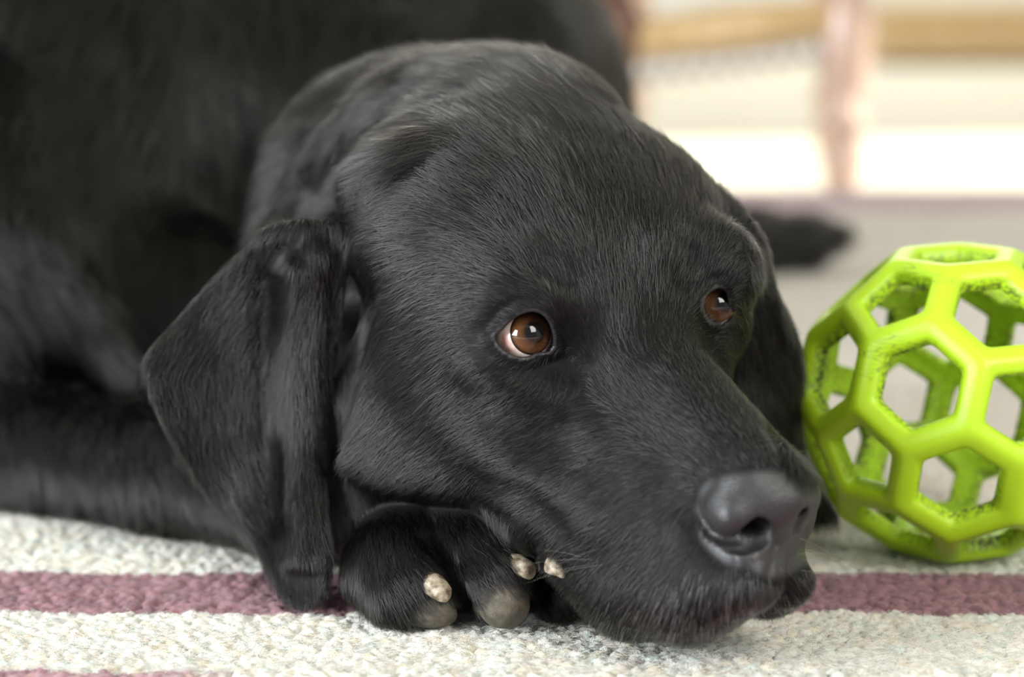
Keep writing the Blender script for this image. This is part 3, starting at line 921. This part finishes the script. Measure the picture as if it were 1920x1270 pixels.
GXS = np.arange(-.34, .40, .00085); GYS = []
y = .80
while y < 1.40:
    GYS.append(y); y += .00085 if y < 1.02 else .0014
GYS = np.array(GYS)
XX, YY = np.meshgrid(GXS, GYS, indexing='ij')
def lattice(i, j, s):
    h_ = np.sin(i * 127.1 + j * 311.7 + s * 74.7) * 43758.5453
    return h_ - np.floor(h_)
PX_, PY_ = .0041, .0044
ci, cj = np.floor(XX / PX_), np.floor(YY / PY_)
Hh = np.zeros(XX.shape); W1 = np.zeros(XX.shape); W2 = np.zeros(XX.shape)
for di in (-1, 0, 1):
    for dj in (-1, 0, 1):
        I_, J_ = ci + di, cj + dj
        cx = (I_ + .5 + (lattice(I_, J_, 1) - .5) * .95 + .5 * (J_ % 2)) * PX_
        cy = (J_ + .5 + (lattice(I_, J_, 2) - .5) * .7) * PY_
        rr_ = (.0026 + .0012 * lattice(I_, J_, 3))
        d2_ = ((XX - cx) ** 2 + (YY - cy) ** 2) / rr_ ** 2
        hgt = (.0014 + .0014 * lattice(I_, J_, 4)) * np.sqrt(np.maximum(1 - d2_, 0))
        up_ = hgt > Hh
        W1 = np.where(up_, I_, W1); W2 = np.where(up_, J_, W2); Hh = np.where(up_, hgt, Hh)
nz = vnoise(np.stack([XX.ravel() * 100, YY.ravel() * 100, np.zeros(XX.size)], 1), .09, 11)[:, 0].reshape(XX.shape)
nz2 = vnoise(np.stack([XX.ravel() * 100, YY.ravel() * 100, np.zeros(XX.size)], 1), 1.4, 12)[:, 0].reshape(XX.shape)
ZZ = Hh + nz * .0005 + nz2 * .0008 - .0012
rnd = np.stack([lattice(W1, W2, 5).ravel(), lattice(W1, W2, 6).ravel(), lattice(W1, W2, 7).ravel()], 1)
rc = rug_colour(XX.ravel(), YY.ravel(), rnd, lattice(W1, W2, 8).ravel())
rc = rc * (.72 + .28 * np.clip(Hh.ravel() / .0022, 0, 1))[:, None] if False else rc
m_rug, nt, b = mat('rug_wool')
at = node(nt, 'ShaderNodeAttribute', attribute_name='yarn')
nt.links.new(at.outputs['Color'], b.inputs['Base Color']); b.inputs['Roughness'].default_value = .95
b.inputs['Sheen Weight'].default_value = .25; b.inputs['Specular IOR Level'].default_value = .1
nn = node(nt, 'ShaderNodeTexNoise'); nn.inputs['Scale'].default_value = 2200; nn.inputs['Detail'].default_value = 4
tcn = node(nt, 'ShaderNodeTexCoord'); nt.links.new(tcn.outputs['Object'], nn.inputs['Vector'])
add_bump(nt, b, nn.outputs['Fac'], .8, .0008)
def grid_obj(name, XX, YY, ZZ, colr, m):
    nx_, ny_ = XX.shape
    idx = np.arange(nx_ * ny_).reshape(nx_, ny_)
    F_ = np.stack([idx[:-1, :-1], idx[1:, :-1], idx[1:, 1:], idx[:-1, 1:]], -1).reshape(-1, 4).astype(np.int32)
    me_ = bpy.data.meshes.new(name)
    me_.vertices.add(nx_ * ny_); me_.vertices.foreach_set('co', np.stack([XX, YY, ZZ], -1).astype(np.float32).ravel())
    me_.loops.add(F_.size); me_.loops.foreach_set('vertex_index', F_.ravel())
    me_.polygons.add(len(F_)); me_.polygons.foreach_set('loop_start', (np.arange(len(F_)) * 4).astype(np.int32))
    me_.update(calc_edges=True)
    me_.polygons.foreach_set('use_smooth', np.ones(len(F_), bool))
    c4 = np.ones((nx_ * ny_, 4), np.float32); c4[:, :3] = colr
    me_.attributes.new('yarn', 'FLOAT_COLOR', 'POINT').data.foreach_set('color', c4.ravel())
    me_.materials.append(m)
    return link(bpy.data.objects.new(name, me_))
rug = bpy.data.objects.new('rug', None); link(rug); rug.location = (0.2, 1.6, 0)
rug['label'] = 'cream wool rug with plum stripes under the dog and the ball'; rug['category'] = 'rug'
bpy.context.view_layer.update()
near = grid_obj('tufted_pile', XX, YY, ZZ, rc, m_rug); child(near, rug); near['kind'] = 'stuff'
# rest of the rug: flat pile around and beyond the near patch
fx = np.concatenate([np.arange(-1.5, -.34, .04), np.arange(-.34, .40, .01), np.arange(.40, 2.2, .04)])
fy = np.concatenate([[.3, .5, .7], np.arange(.8, 1.4, .01), np.arange(1.4, row_y(352), .02)])
A_, B_ = np.meshgrid(fx, fy, indexing='ij')
inside = (A_ > -.33) & (A_ < .39) & (B_ > .81) & (B_ < 1.39)
zz = np.where(inside, -.006, .0006)
rf = rng.uniform(0, 1, (A_.size, 3)); rf[:, 0] = .5; rf[:, 1] = .9
cf = rug_colour(A_.ravel(), B_.ravel(), rf, np.ones(A_.size))
fl = grid_obj('pile', A_, B_, zz, cf, m_rug); child(fl, rug)

# loose wool fibres on the near pile
nf = int(90000 * DENSITY)
fxp = rng.uniform(-.30, .36, nf); fyp = .84 + (1.16 - .84) * rng.uniform(0, 1, nf) ** 1.5
ii = np.clip(((fxp - GXS[0]) / .00085).astype(int), 0, len(GXS) - 1); jj = np.clip(np.searchsorted(GYS, fyp), 0, len(GYS) - 1)
z0 = ZZ[ii, jj]
t5 = np.linspace(0, 1, 5)
ang = rng.uniform(0, 2 * math.pi, nf); Lf = rng.uniform(.0012, .0038, nf)
curl = rng.normal(0, 1.6, nf)
PF = np.zeros((nf, 5, 3)); 
PF[:, :, 0] = fxp[:, None] + np.cos(ang[:, None] + curl[:, None] * t5) * Lf[:, None] * t5 * .8
PF[:, :, 1] = fyp[:, None] + np.sin(ang[:, None] + curl[:, None] * t5) * Lf[:, None] * t5 * .8
PF[:, :, 2] = z0[:, None] - .0003 + Lf[:, None] * (.75 * t5 - .45 * t5 ** 2) * rng.uniform(.4, 1.3, nf)[:, None]
hc = bpy.data.hair_curves.new('wool_fibres'); hc.add_curves([5] * nf)
hc.points.foreach_set('position', PF.astype(np.float32).ravel())
hc.points.foreach_set('radius', np.tile(np.array([.00007, .00007, .00006, .00005, .00003], np.float32), nf))
cfb = rc.reshape(XX.shape + (3,))[ii, jj]
ac = hc.attributes.new('yarn', 'FLOAT_COLOR', 'CURVE'); c4 = np.ones((nf, 4), np.float32); c4[:, :3] = cfb; ac.data.foreach_set('color', c4.ravel())
m_fib, nt, b = mat('wool_fibre')
at = node(nt, 'ShaderNodeAttribute', attribute_name='yarn'); nt.links.new(at.outputs['Color'], b.inputs['Base Color']); b.inputs['Roughness'].default_value = .8
hc.materials.append(m_fib)
wf = link(bpy.data.objects.new('wool_fibres', hc)); child(wf, rug); wf['kind'] = 'stuff'

m_floor, nt, b = mat('pale_floor')
nn = node(nt, 'ShaderNodeTexNoise'); nn.inputs['Scale'].default_value = 3
r = ramp(nt, [(0.3, (0.70, 0.67, 0.55)), (0.7, (0.78, 0.75, 0.64))], nn.outputs['Fac'])
nt.links.new(r.outputs[0], b.inputs['Base Color']); b.inputs['Roughness'].default_value = .7
floor = mesh_obj('floor', [(-4, -2, -.012), (3.2, -2, -.012), (3.2, 7, -.012), (-4, 7, -.012)], [(0, 1, 2, 3)], m_floor); floor['kind'] = 'structure'

# ------------------------------------------------------------------ green lattice ball
def make_ball():
    phi = (1 + 5 ** .5) / 2
    ico = []
    for a in (-1, 1):
        for b_ in (-phi, phi):
            ico += [(0, a, b_), (a, b_, 0), (b_, 0, a)]
    ico = np.array(ico, float)
    E_ = [(i, j) for i in range(12) for j in range(12) if i != j and abs(np.linalg.norm(ico[i] - ico[j]) - 2) < 1e-6]
    vid = {e: k for k, e in enumerate(E_)}
    V_ = np.array([ico[i] * 2 / 3 + ico[j] / 3 for i, j in E_])
    V_ /= np.linalg.norm(V_[0])
    faces = []
    def order(ids):
        P = V_[ids]; c = P.mean(0); n = c / np.linalg.norm(c)
        u = P[0] - c; u /= np.linalg.norm(u); w = np.cross(n, u)
        return [ids[k] for k in np.argsort(np.arctan2((P - c) @ w, (P - c) @ u))]
    for i in range(12): faces.append(order([vid[e] for e in E_ if e[0] == i]))
    for i in range(12):
        for j in range(i + 1, 12):
            for k in range(j + 1, 12):
                if all(e in vid for e in ((i, j), (j, k), (i, k))):
                    faces.append(order([vid[e] for e in ((i, j), (j, i), (j, k), (k, j), (i, k), (k, i))]))
    return V_, faces
BV, BF = make_ball()
fc = [BV[f].mean(0) for f in BF]; fcn = [c / np.linalg.norm(c) for c in fc]; npent = 12
def unit(x, y, z=None):
    if z is None: z = math.sqrt(max(0, 1 - x * x - y * y))
    v = np.array([x, y, z]); return v / np.linalg.norm(v)
tgt_hex, tgt_p = unit(-.205, .09), [unit(-.335, .62), unit(-.585, -.36), unit(.355, .01)]
h0 = fcn[12]
nbp = [i for i in range(12) if np.dot(fcn[i], h0) > .75]
import itertools
best = None
for perm in itertools.permutations(nbp):
    A = np.array([h0] + [fcn[i] for i in perm]); B_2 = np.array([tgt_hex] + tgt_p)
    U_, S_, Vt = np.linalg.svd(A.T @ B_2); dt = np.sign(np.linalg.det(Vt.T @ U_.T))
    Rb = Vt.T @ np.diag([1, 1, dt]) @ U_.T
    err = np.linalg.norm(A @ Rb.T - B_2)
    if best is None or err < best[0]: best = (err, Rb)
print('ball fit', best[0])
Rb = best[1]
BD = 102.9; BR = 298 / FPX * BD * 1.035
BCEN = Q(1790, 757, BD)
_w = -BCEN / np.linalg.norm(BCEN); _u = np.cross([0, 1, 0], _w); _u /= np.linalg.norm(_u); _v = np.cross(_w, _u)
Rb = np.stack([_u, _v, _w], 1) @ Rb                # the orientation was judged along the line of sight to the ball
BCEN = BCEN + FLOOR_N * (BR * .955 + .05 - height(BCEN))
def ball_mesh():
    vs, fs, wl = [], [], []
    key = {}
    def vert(p, w):
        k = tuple(np.round(p, 5))
        if k not in key: key[k] = len(vs); vs.append(p); wl.append(w)
        return key[k]
    OUT, INN = 1.0, .865
    for f in BF:
        c = BV[f].mean(0); n = len(f)
        for k in range(n):
            a, b_ = BV[f[k]], BV[f[(k + 1) % n]]
            # parameters along an edge: corner, near the corner, middle, near the next corner
            ts = [0, .2, .8, 1]
            def L_(s_, sc, t):
                # inset line between corners, s_ = inset, sc = shell scale
                p = a + (b_ - a) * t
                return (c + (p - c) * s_) * sc
            rows = [(1.0, OUT, 0), (.84, .998, 0), (.72, .988, 0), (.685, .955, .6), (.68, .915, 1), (.70, .88, 1), (.82, INN, .6), (1.0, INN, .3)]
            for (s0, c0, w0), (s1, c1, w1) in zip(rows, rows[1:]):
                for t0, t1 in zip(ts, ts[1:]):
                    q = [vert(L_(s0, c0, t0), w0), vert(L_(s0, c0, t1), w0), vert(L_(s1, c1, t1), w1), vert(L_(s1, c1, t0), w1)]
                    if len(set(q)) == 4: fs.append(q)
    return np.array(vs), fs, wl
bv, bf, bw = ball_mesh()
bw_world = C2W(bv @ Rb.T * BR + BCEN)
bo = bw_world.mean(0)
m_ball, nt, b = mat('green_rubber')
tcn = node(nt, 'ShaderNodeTexCoord')
wa = node(nt, 'ShaderNodeAttribute', attribute_name='dirt')
n1 = node(nt, 'ShaderNodeTexNoise'); n1.inputs['Scale'].default_value = 520; n1.inputs['Detail'].default_value = 5; n1.inputs['Roughness'].default_value = .7
n2 = node(nt, 'ShaderNodeTexNoise'); n2.inputs['Scale'].default_value = 38; n2.inputs['Detail'].default_value = 3
for q in (n1, n2): nt.links.new(tcn.outputs['Object'], q.inputs['Vector'])
f1 = ramp(nt, [(0.46, (0, 0, 0)), (0.53, (1, 1, 1))], n1.outputs['Fac']); f2 = ramp(nt, [(0.34, (0.15, 0.15, 0.15)), (0.55, (1, 1, 1))], n2.outputs['Fac'])
mu = node(nt, 'ShaderNodeMath', operation='MULTIPLY'); nt.links.new(f1.outputs[0], mu.inputs[0]); nt.links.new(f2.outputs[0], mu.inputs[1])
mu2 = node(nt, 'ShaderNodeMath', operation='MULTIPLY'); nt.links.new(mu.outputs[0], mu2.inputs[0]); nt.links.new(wa.outputs['Fac'], mu2.inputs[1])
mu2b = node(nt, 'ShaderNodeMath', operation='MULTIPLY'); nt.links.new(mu2.outputs[0], mu2b.inputs[0]); mu2b.inputs[1].default_value = 1
# cracks across some of the struts
mp = node(nt, 'ShaderNodeMapping'); mp.inputs['Scale'].default_value = (60, 60, 520); nt.links.new(tcn.outputs['Object'], mp.inputs['Vector'])
n3 = node(nt, 'ShaderNodeTexVoronoi', feature='DISTANCE_TO_EDGE'); n3.inputs['Scale'].default_value = 1; nt.links.new(mp.outputs[0], n3.inputs['Vector'])
f3 = ramp(nt, [(0.0, (1, 1, 1)), (0.045, (0, 0, 0))], n3.outputs['Distance'])
n4 = node(nt, 'ShaderNodeTexNoise'); n4.inputs['Scale'].default_value = 32; nt.links.new(tcn.outputs['Object'], n4.inputs['Vector'])
f4 = ramp(nt, [(0.60, (0, 0, 0)), (0.66, (1, 1, 1))], n4.outputs['Fac'])
mu3 = node(nt, 'ShaderNodeMath', operation='MULTIPLY'); nt.links.new(f3.outputs[0], mu3.inputs[0]); nt.links.new(f4.outputs[0], mu3.inputs[1])
inv = node(nt, 'ShaderNodeMath', operation='SUBTRACT'); inv.inputs[0].default_value = 1; nt.links.new(wa.outputs['Fac'], inv.inputs[1])
mu4 = node(nt, 'ShaderNodeMath', operation='MULTIPLY'); nt.links.new(mu3.outputs[0], mu4.inputs[0]); nt.links.new(inv.outputs[0], mu4.inputs[1])
mu4b = node(nt, 'ShaderNodeMath', operation='MULTIPLY'); nt.links.new(mu4.outputs[0], mu4b.inputs[0]); mu4b.inputs[1].default_value = .7
mxa = node(nt, 'ShaderNodeMix', data_type='RGBA'); mxa.inputs['A'].default_value = (0.46, 0.72, 0.016, 1); mxa.inputs['B'].default_value = (0.06, 0.075, 0.02, 1)
mxx = node(nt, 'ShaderNodeMath', operation='MAXIMUM'); nt.links.new(mu2b.outputs[0], mxx.inputs[0]); nt.links.new(mu4b.outputs[0], mxx.inputs[1])
nt.links.new(mxx.outputs[0], mxa.inputs['Factor']); nt.links.new(mxa.outputs['Result'], b.inputs['Base Color'])
b.inputs['Roughness'].default_value = .42; b.inputs['Subsurface Weight'].default_value = .12; b.inputs['Subsurface Radius'].default_value = (.006, .01, .002); b.inputs['Subsurface Scale'].default_value = .5
add_bump(nt, b, mxx.outputs[0], -.4, .0006)
ball = mesh_obj('lattice_ball', bw_world - bo, bf, m_ball, smooth=True)
ball.location = bo
ball.data.attributes.new('dirt', 'FLOAT', 'POINT').data.foreach_set('value', bw)
bm = bmesh.new(); bm.from_mesh(ball.data); bmesh.ops.remove_doubles(bm, verts=bm.verts, dist=1e-5); bmesh.ops.recalc_face_normals(bm, faces=bm.faces); bm.to_mesh(ball.data); bm.free()
ball.data.polygons.foreach_set('use_smooth', [True] * len(ball.data.polygons))
sm = ball.modifiers.new('smooth', 'SUBSURF'); sm.levels = 2; sm.render_levels = 2
ball['label'] = 'lime green rubber lattice ball with dirty hexagonal holes beside the dog'; ball['category'] = 'ball'

# ------------------------------------------------------------------ far part of the room
def wood(name, c0, c1, rough=.3, coat=.4):
    m, nt, b = mat(name)
    w = node(nt, 'ShaderNodeTexNoise'); w.inputs['Scale'].default_value = 9; w.inputs['Detail'].default_value = 6
    mp = node(nt, 'ShaderNodeMapping'); mp.inputs['Scale'].default_value = (12, 12, 1); tcn = node(nt, 'ShaderNodeTexCoord')
    nt.links.new(tcn.outputs['Object'], mp.inputs['Vector']); nt.links.new(mp.outputs[0], w.inputs['Vector'])
    r = ramp(nt, [(0.3, c0), (0.7, c1)], w.outputs['Fac']); nt.links.new(r.outputs[0], b.inputs['Base Color'])
    b.inputs['Roughness'].default_value = rough; b.inputs['Coat Weight'].default_value = coat; b.inputs['Coat Roughness'].default_value = .1
    return m
m_oak = wood('oak', (.50, .33, .15), (.62, .43, .21)); m_rose = wood('reddish_wood', (.52, .34, .26), (.66, .47, .38)); m_dark = wood('dark_wood', (.10, .045, .03), (.17, .08, .05))
def lathe(profile, axis_a, axis_b, n=20):
    a = np.array(axis_a, float); ax = np.array(axis_b, float) - a; L_ = np.linalg.norm(ax); ax /= L_
    u = np.cross(ax, [0, 1, 0.3]); u /= np.linalg.norm(u); w = np.cross(ax, u)
    vs, fs = [], []
    for t, r_ in profile:
        for j in range(n):
            ph = 2 * math.pi * j / n
            vs.append(a + ax * L_ * t + (u * math.cos(ph) + w * math.sin(ph)) * r_)
    for i in range(len(profile) - 1):
        for j in range(n): fs.append((i * n + j, i * n + (j + 1) % n, (i + 1) * n + (j + 1) % n, (i + 1) * n + j))
    fs.append(list(range(n))[::-1]); fs.append([(len(profile) - 1) * n + j for j in range(n)])
    return vs, fs
def W(px, py, d): return C2W(Q(px, py, d))
def box(lo, hi):
    x0, y0, z0 = lo; x1, y1, z1 = hi
    v = [(x0, y0, z0), (x1, y0, z0), (x1, y1, z0), (x0, y1, z0), (x0, y0, z1), (x1, y0, z1), (x1, y1, z1), (x0, y1, z1)]
    return v, [(3, 2, 1, 0), (4, 5, 6, 7), (0, 1, 5, 4), (1, 2, 6, 5), (2, 3, 7, 6), (3, 0, 4, 7)]
chair = bpy.data.objects.new('wooden_chair', None); link(chair)
g1 = W(1578, 345, ground_d(345)); g1[2] = -.012
g2 = W(1132, 345, ground_d(345)); g2[2] = -.012; g2[1] -= .03
chair.location = ((g1 + g2) / 2)
chair['label'] = 'blurred wooden chair with turned legs and a bead-turned rail behind the dog'; chair['category'] = 'chair'
bpy.context.view_layer.update()
LEGP = [(0, .010), (.03, .014), (.10, .017), (.14, .012), (.16, .019), (.19, .019), (.21, .012), (.28, .019), (.42, .022), (.50, .014), (.53, .021), (.56, .014), (.62, .022), (1, .022)]
dv = (g1 - g2); dv[2] = 0; dl = np.linalg.norm(dv); dv /= dl; pv = np.array([.105, .994, 0])
LEGP2 = [(a, b * 1.7) for a, b in LEGP]; LEGP = [(a, b * 1.35) for a, b in LEGP]
legs = [(g1, m_rose), (g2, m_dark), (g1 + pv * .40, m_rose), (g2 + pv * .40, m_rose)]
for g, m in legs:
    v, f = lathe(LEGP2 if m is m_dark else LEGP, g, g + np.array([0, 0, .43]))
    o = mesh_obj('leg', v, f, m, chair, True)
    if m is m_dark: o['label'] = 'dark brown turned leg'
def rail(a, b_, prof, m, name):
    v, f = lathe(prof, a, b_); return mesh_obj(name, v, f, m, chair, True)
z = np.array([0, 0, 1.])
rail(g2 + z * .158, g1 + z * .185, [(0, .014), (.1, .020), (.5, .025), (.9, .020), (1, .014)], m_oak, 'stretcher')
prof = []
nb = 11
for k in range(nb * 6 + 1):
    prof.append((k / (nb * 6), .008 + .012 * abs(math.sin(math.pi * k / 6))))
m_bead = simple('grey_varnish', (.60, .57, .50), .1, **{'Metallic': .3, 'Coat Weight': 1.0, 'Coat Roughness': .03})
rail(g2 + z * .128, g1 + z * .152, prof, m_bead, 'beaded_rail')
rail(g1 + z * .12, g1 + pv * .40 + z * .12, [(0, .009), (.5, .014), (1, .009)], m_oak, 'stretcher')
rail(g2 + z * .12, g2 + pv * .40 + z * .12, [(0, .009), (.5, .014), (1, .009)], m_oak, 'stretcher')
cc = (g1 + g2) / 2 + pv * .2
sx = dl / 2 + .04
sv = []
for zz_ in (.43, .455):
    for a, b_ in ((-1, -1), (1, -1), (1, 1), (-1, 1)):
        sv.append(cc + dv * a * sx + pv * b_ * .24 + z * zz_)
mesh_obj('seat', sv, [(3, 2, 1, 0), (4, 5, 6, 7), (0, 1, 5, 4), (1, 2, 6, 5), (2, 3, 7, 6), (3, 0, 4, 7)], m_oak, chair)

# low oak bench foot / plinth near the far wall
p0 = W(1640, 112, ground_d(112))
v, f = box((p0[0], p0[1], 0), (2.6, p0[1] + .35, .105))
pl = mesh_obj('low_platform', v, f, m_oak); pl['label'] = 'low blurred oak platform standing on the pale floor at the far right'; pl['category'] = 'platform'
m_wall = simple('white_wall', (.86, .85, .80), .9)
v, f = box((-4, 6.8, 0), (3.2, 6.9, 2.5)); w_ = mesh_obj('wall_back', v, f, m_wall); w_['kind'] = 'structure'
# right wall with the opening the sun comes through
SUN_D = Vector((4, 3.2, 1.9)) - Vector((0.6, 2.7, 0))
def wall_with_hole():
    x0, x1 = 3.2, 3.3
    y0, y1, z0, z1 = WIN
    parts = [((x0, -2, 0), (x1, y0, 2.5)), ((x0, y1, 0), (x1, 6.9, 2.5)), ((x0, y0, 0), (x1, y1, z0)), ((x0, y0, z1), (x1, y1, 2.5))]
    vs, fs = [], []
    for lo, hi in parts:
        v, f = box(lo, hi); fs += [tuple(i + len(vs) for i in q) for q in f]; vs += v
    o = mesh_obj('wall_right', vs, fs, m_wall); o['kind'] = 'structure'
    m_fr = simple('window_paint', (.8, .8, .78), .4)
    fr_v, fr_f = [], []
    t = .05
    for lo, hi in (((x0 - .01, y0, z0), (x1, y0 + t, z1)), ((x0 - .01, y1 - t, z0), (x1, y1, z1)), ((x0 - .01, y0 + t, z0), (x1, y1 - t, z0 + t)), ((x0 - .01, y0 + t, z1 - t), (x1, y1 - t, z1))):
        v, f = box(lo, hi); fr_f += [tuple(i + len(fr_v) for i in q) for q in f]; fr_v += v
    o = mesh_obj('window_1', fr_v, fr_f, m_fr); o['kind'] = 'structure'
kx = (3.2 - .12) / SUN_D.x                        # where the sun's ray to the near left end of the patch meets the wall
ya = 2.43 + SUN_D.y * kx; yb = 3.10 + SUN_D.y * kx
WIN = (ya, yb, .9, .12 + SUN_D.z * kx)
WIN = (ya - .06, yb + .06, .9, SUN_D.z * kx + .13)
wall_with_hole()

v, f = box((-4, -2, 2.5), (3.3, 6.9, 2.6)); c_ = mesh_obj('ceiling', v, f, m_wall); c_['kind'] = 'structure'
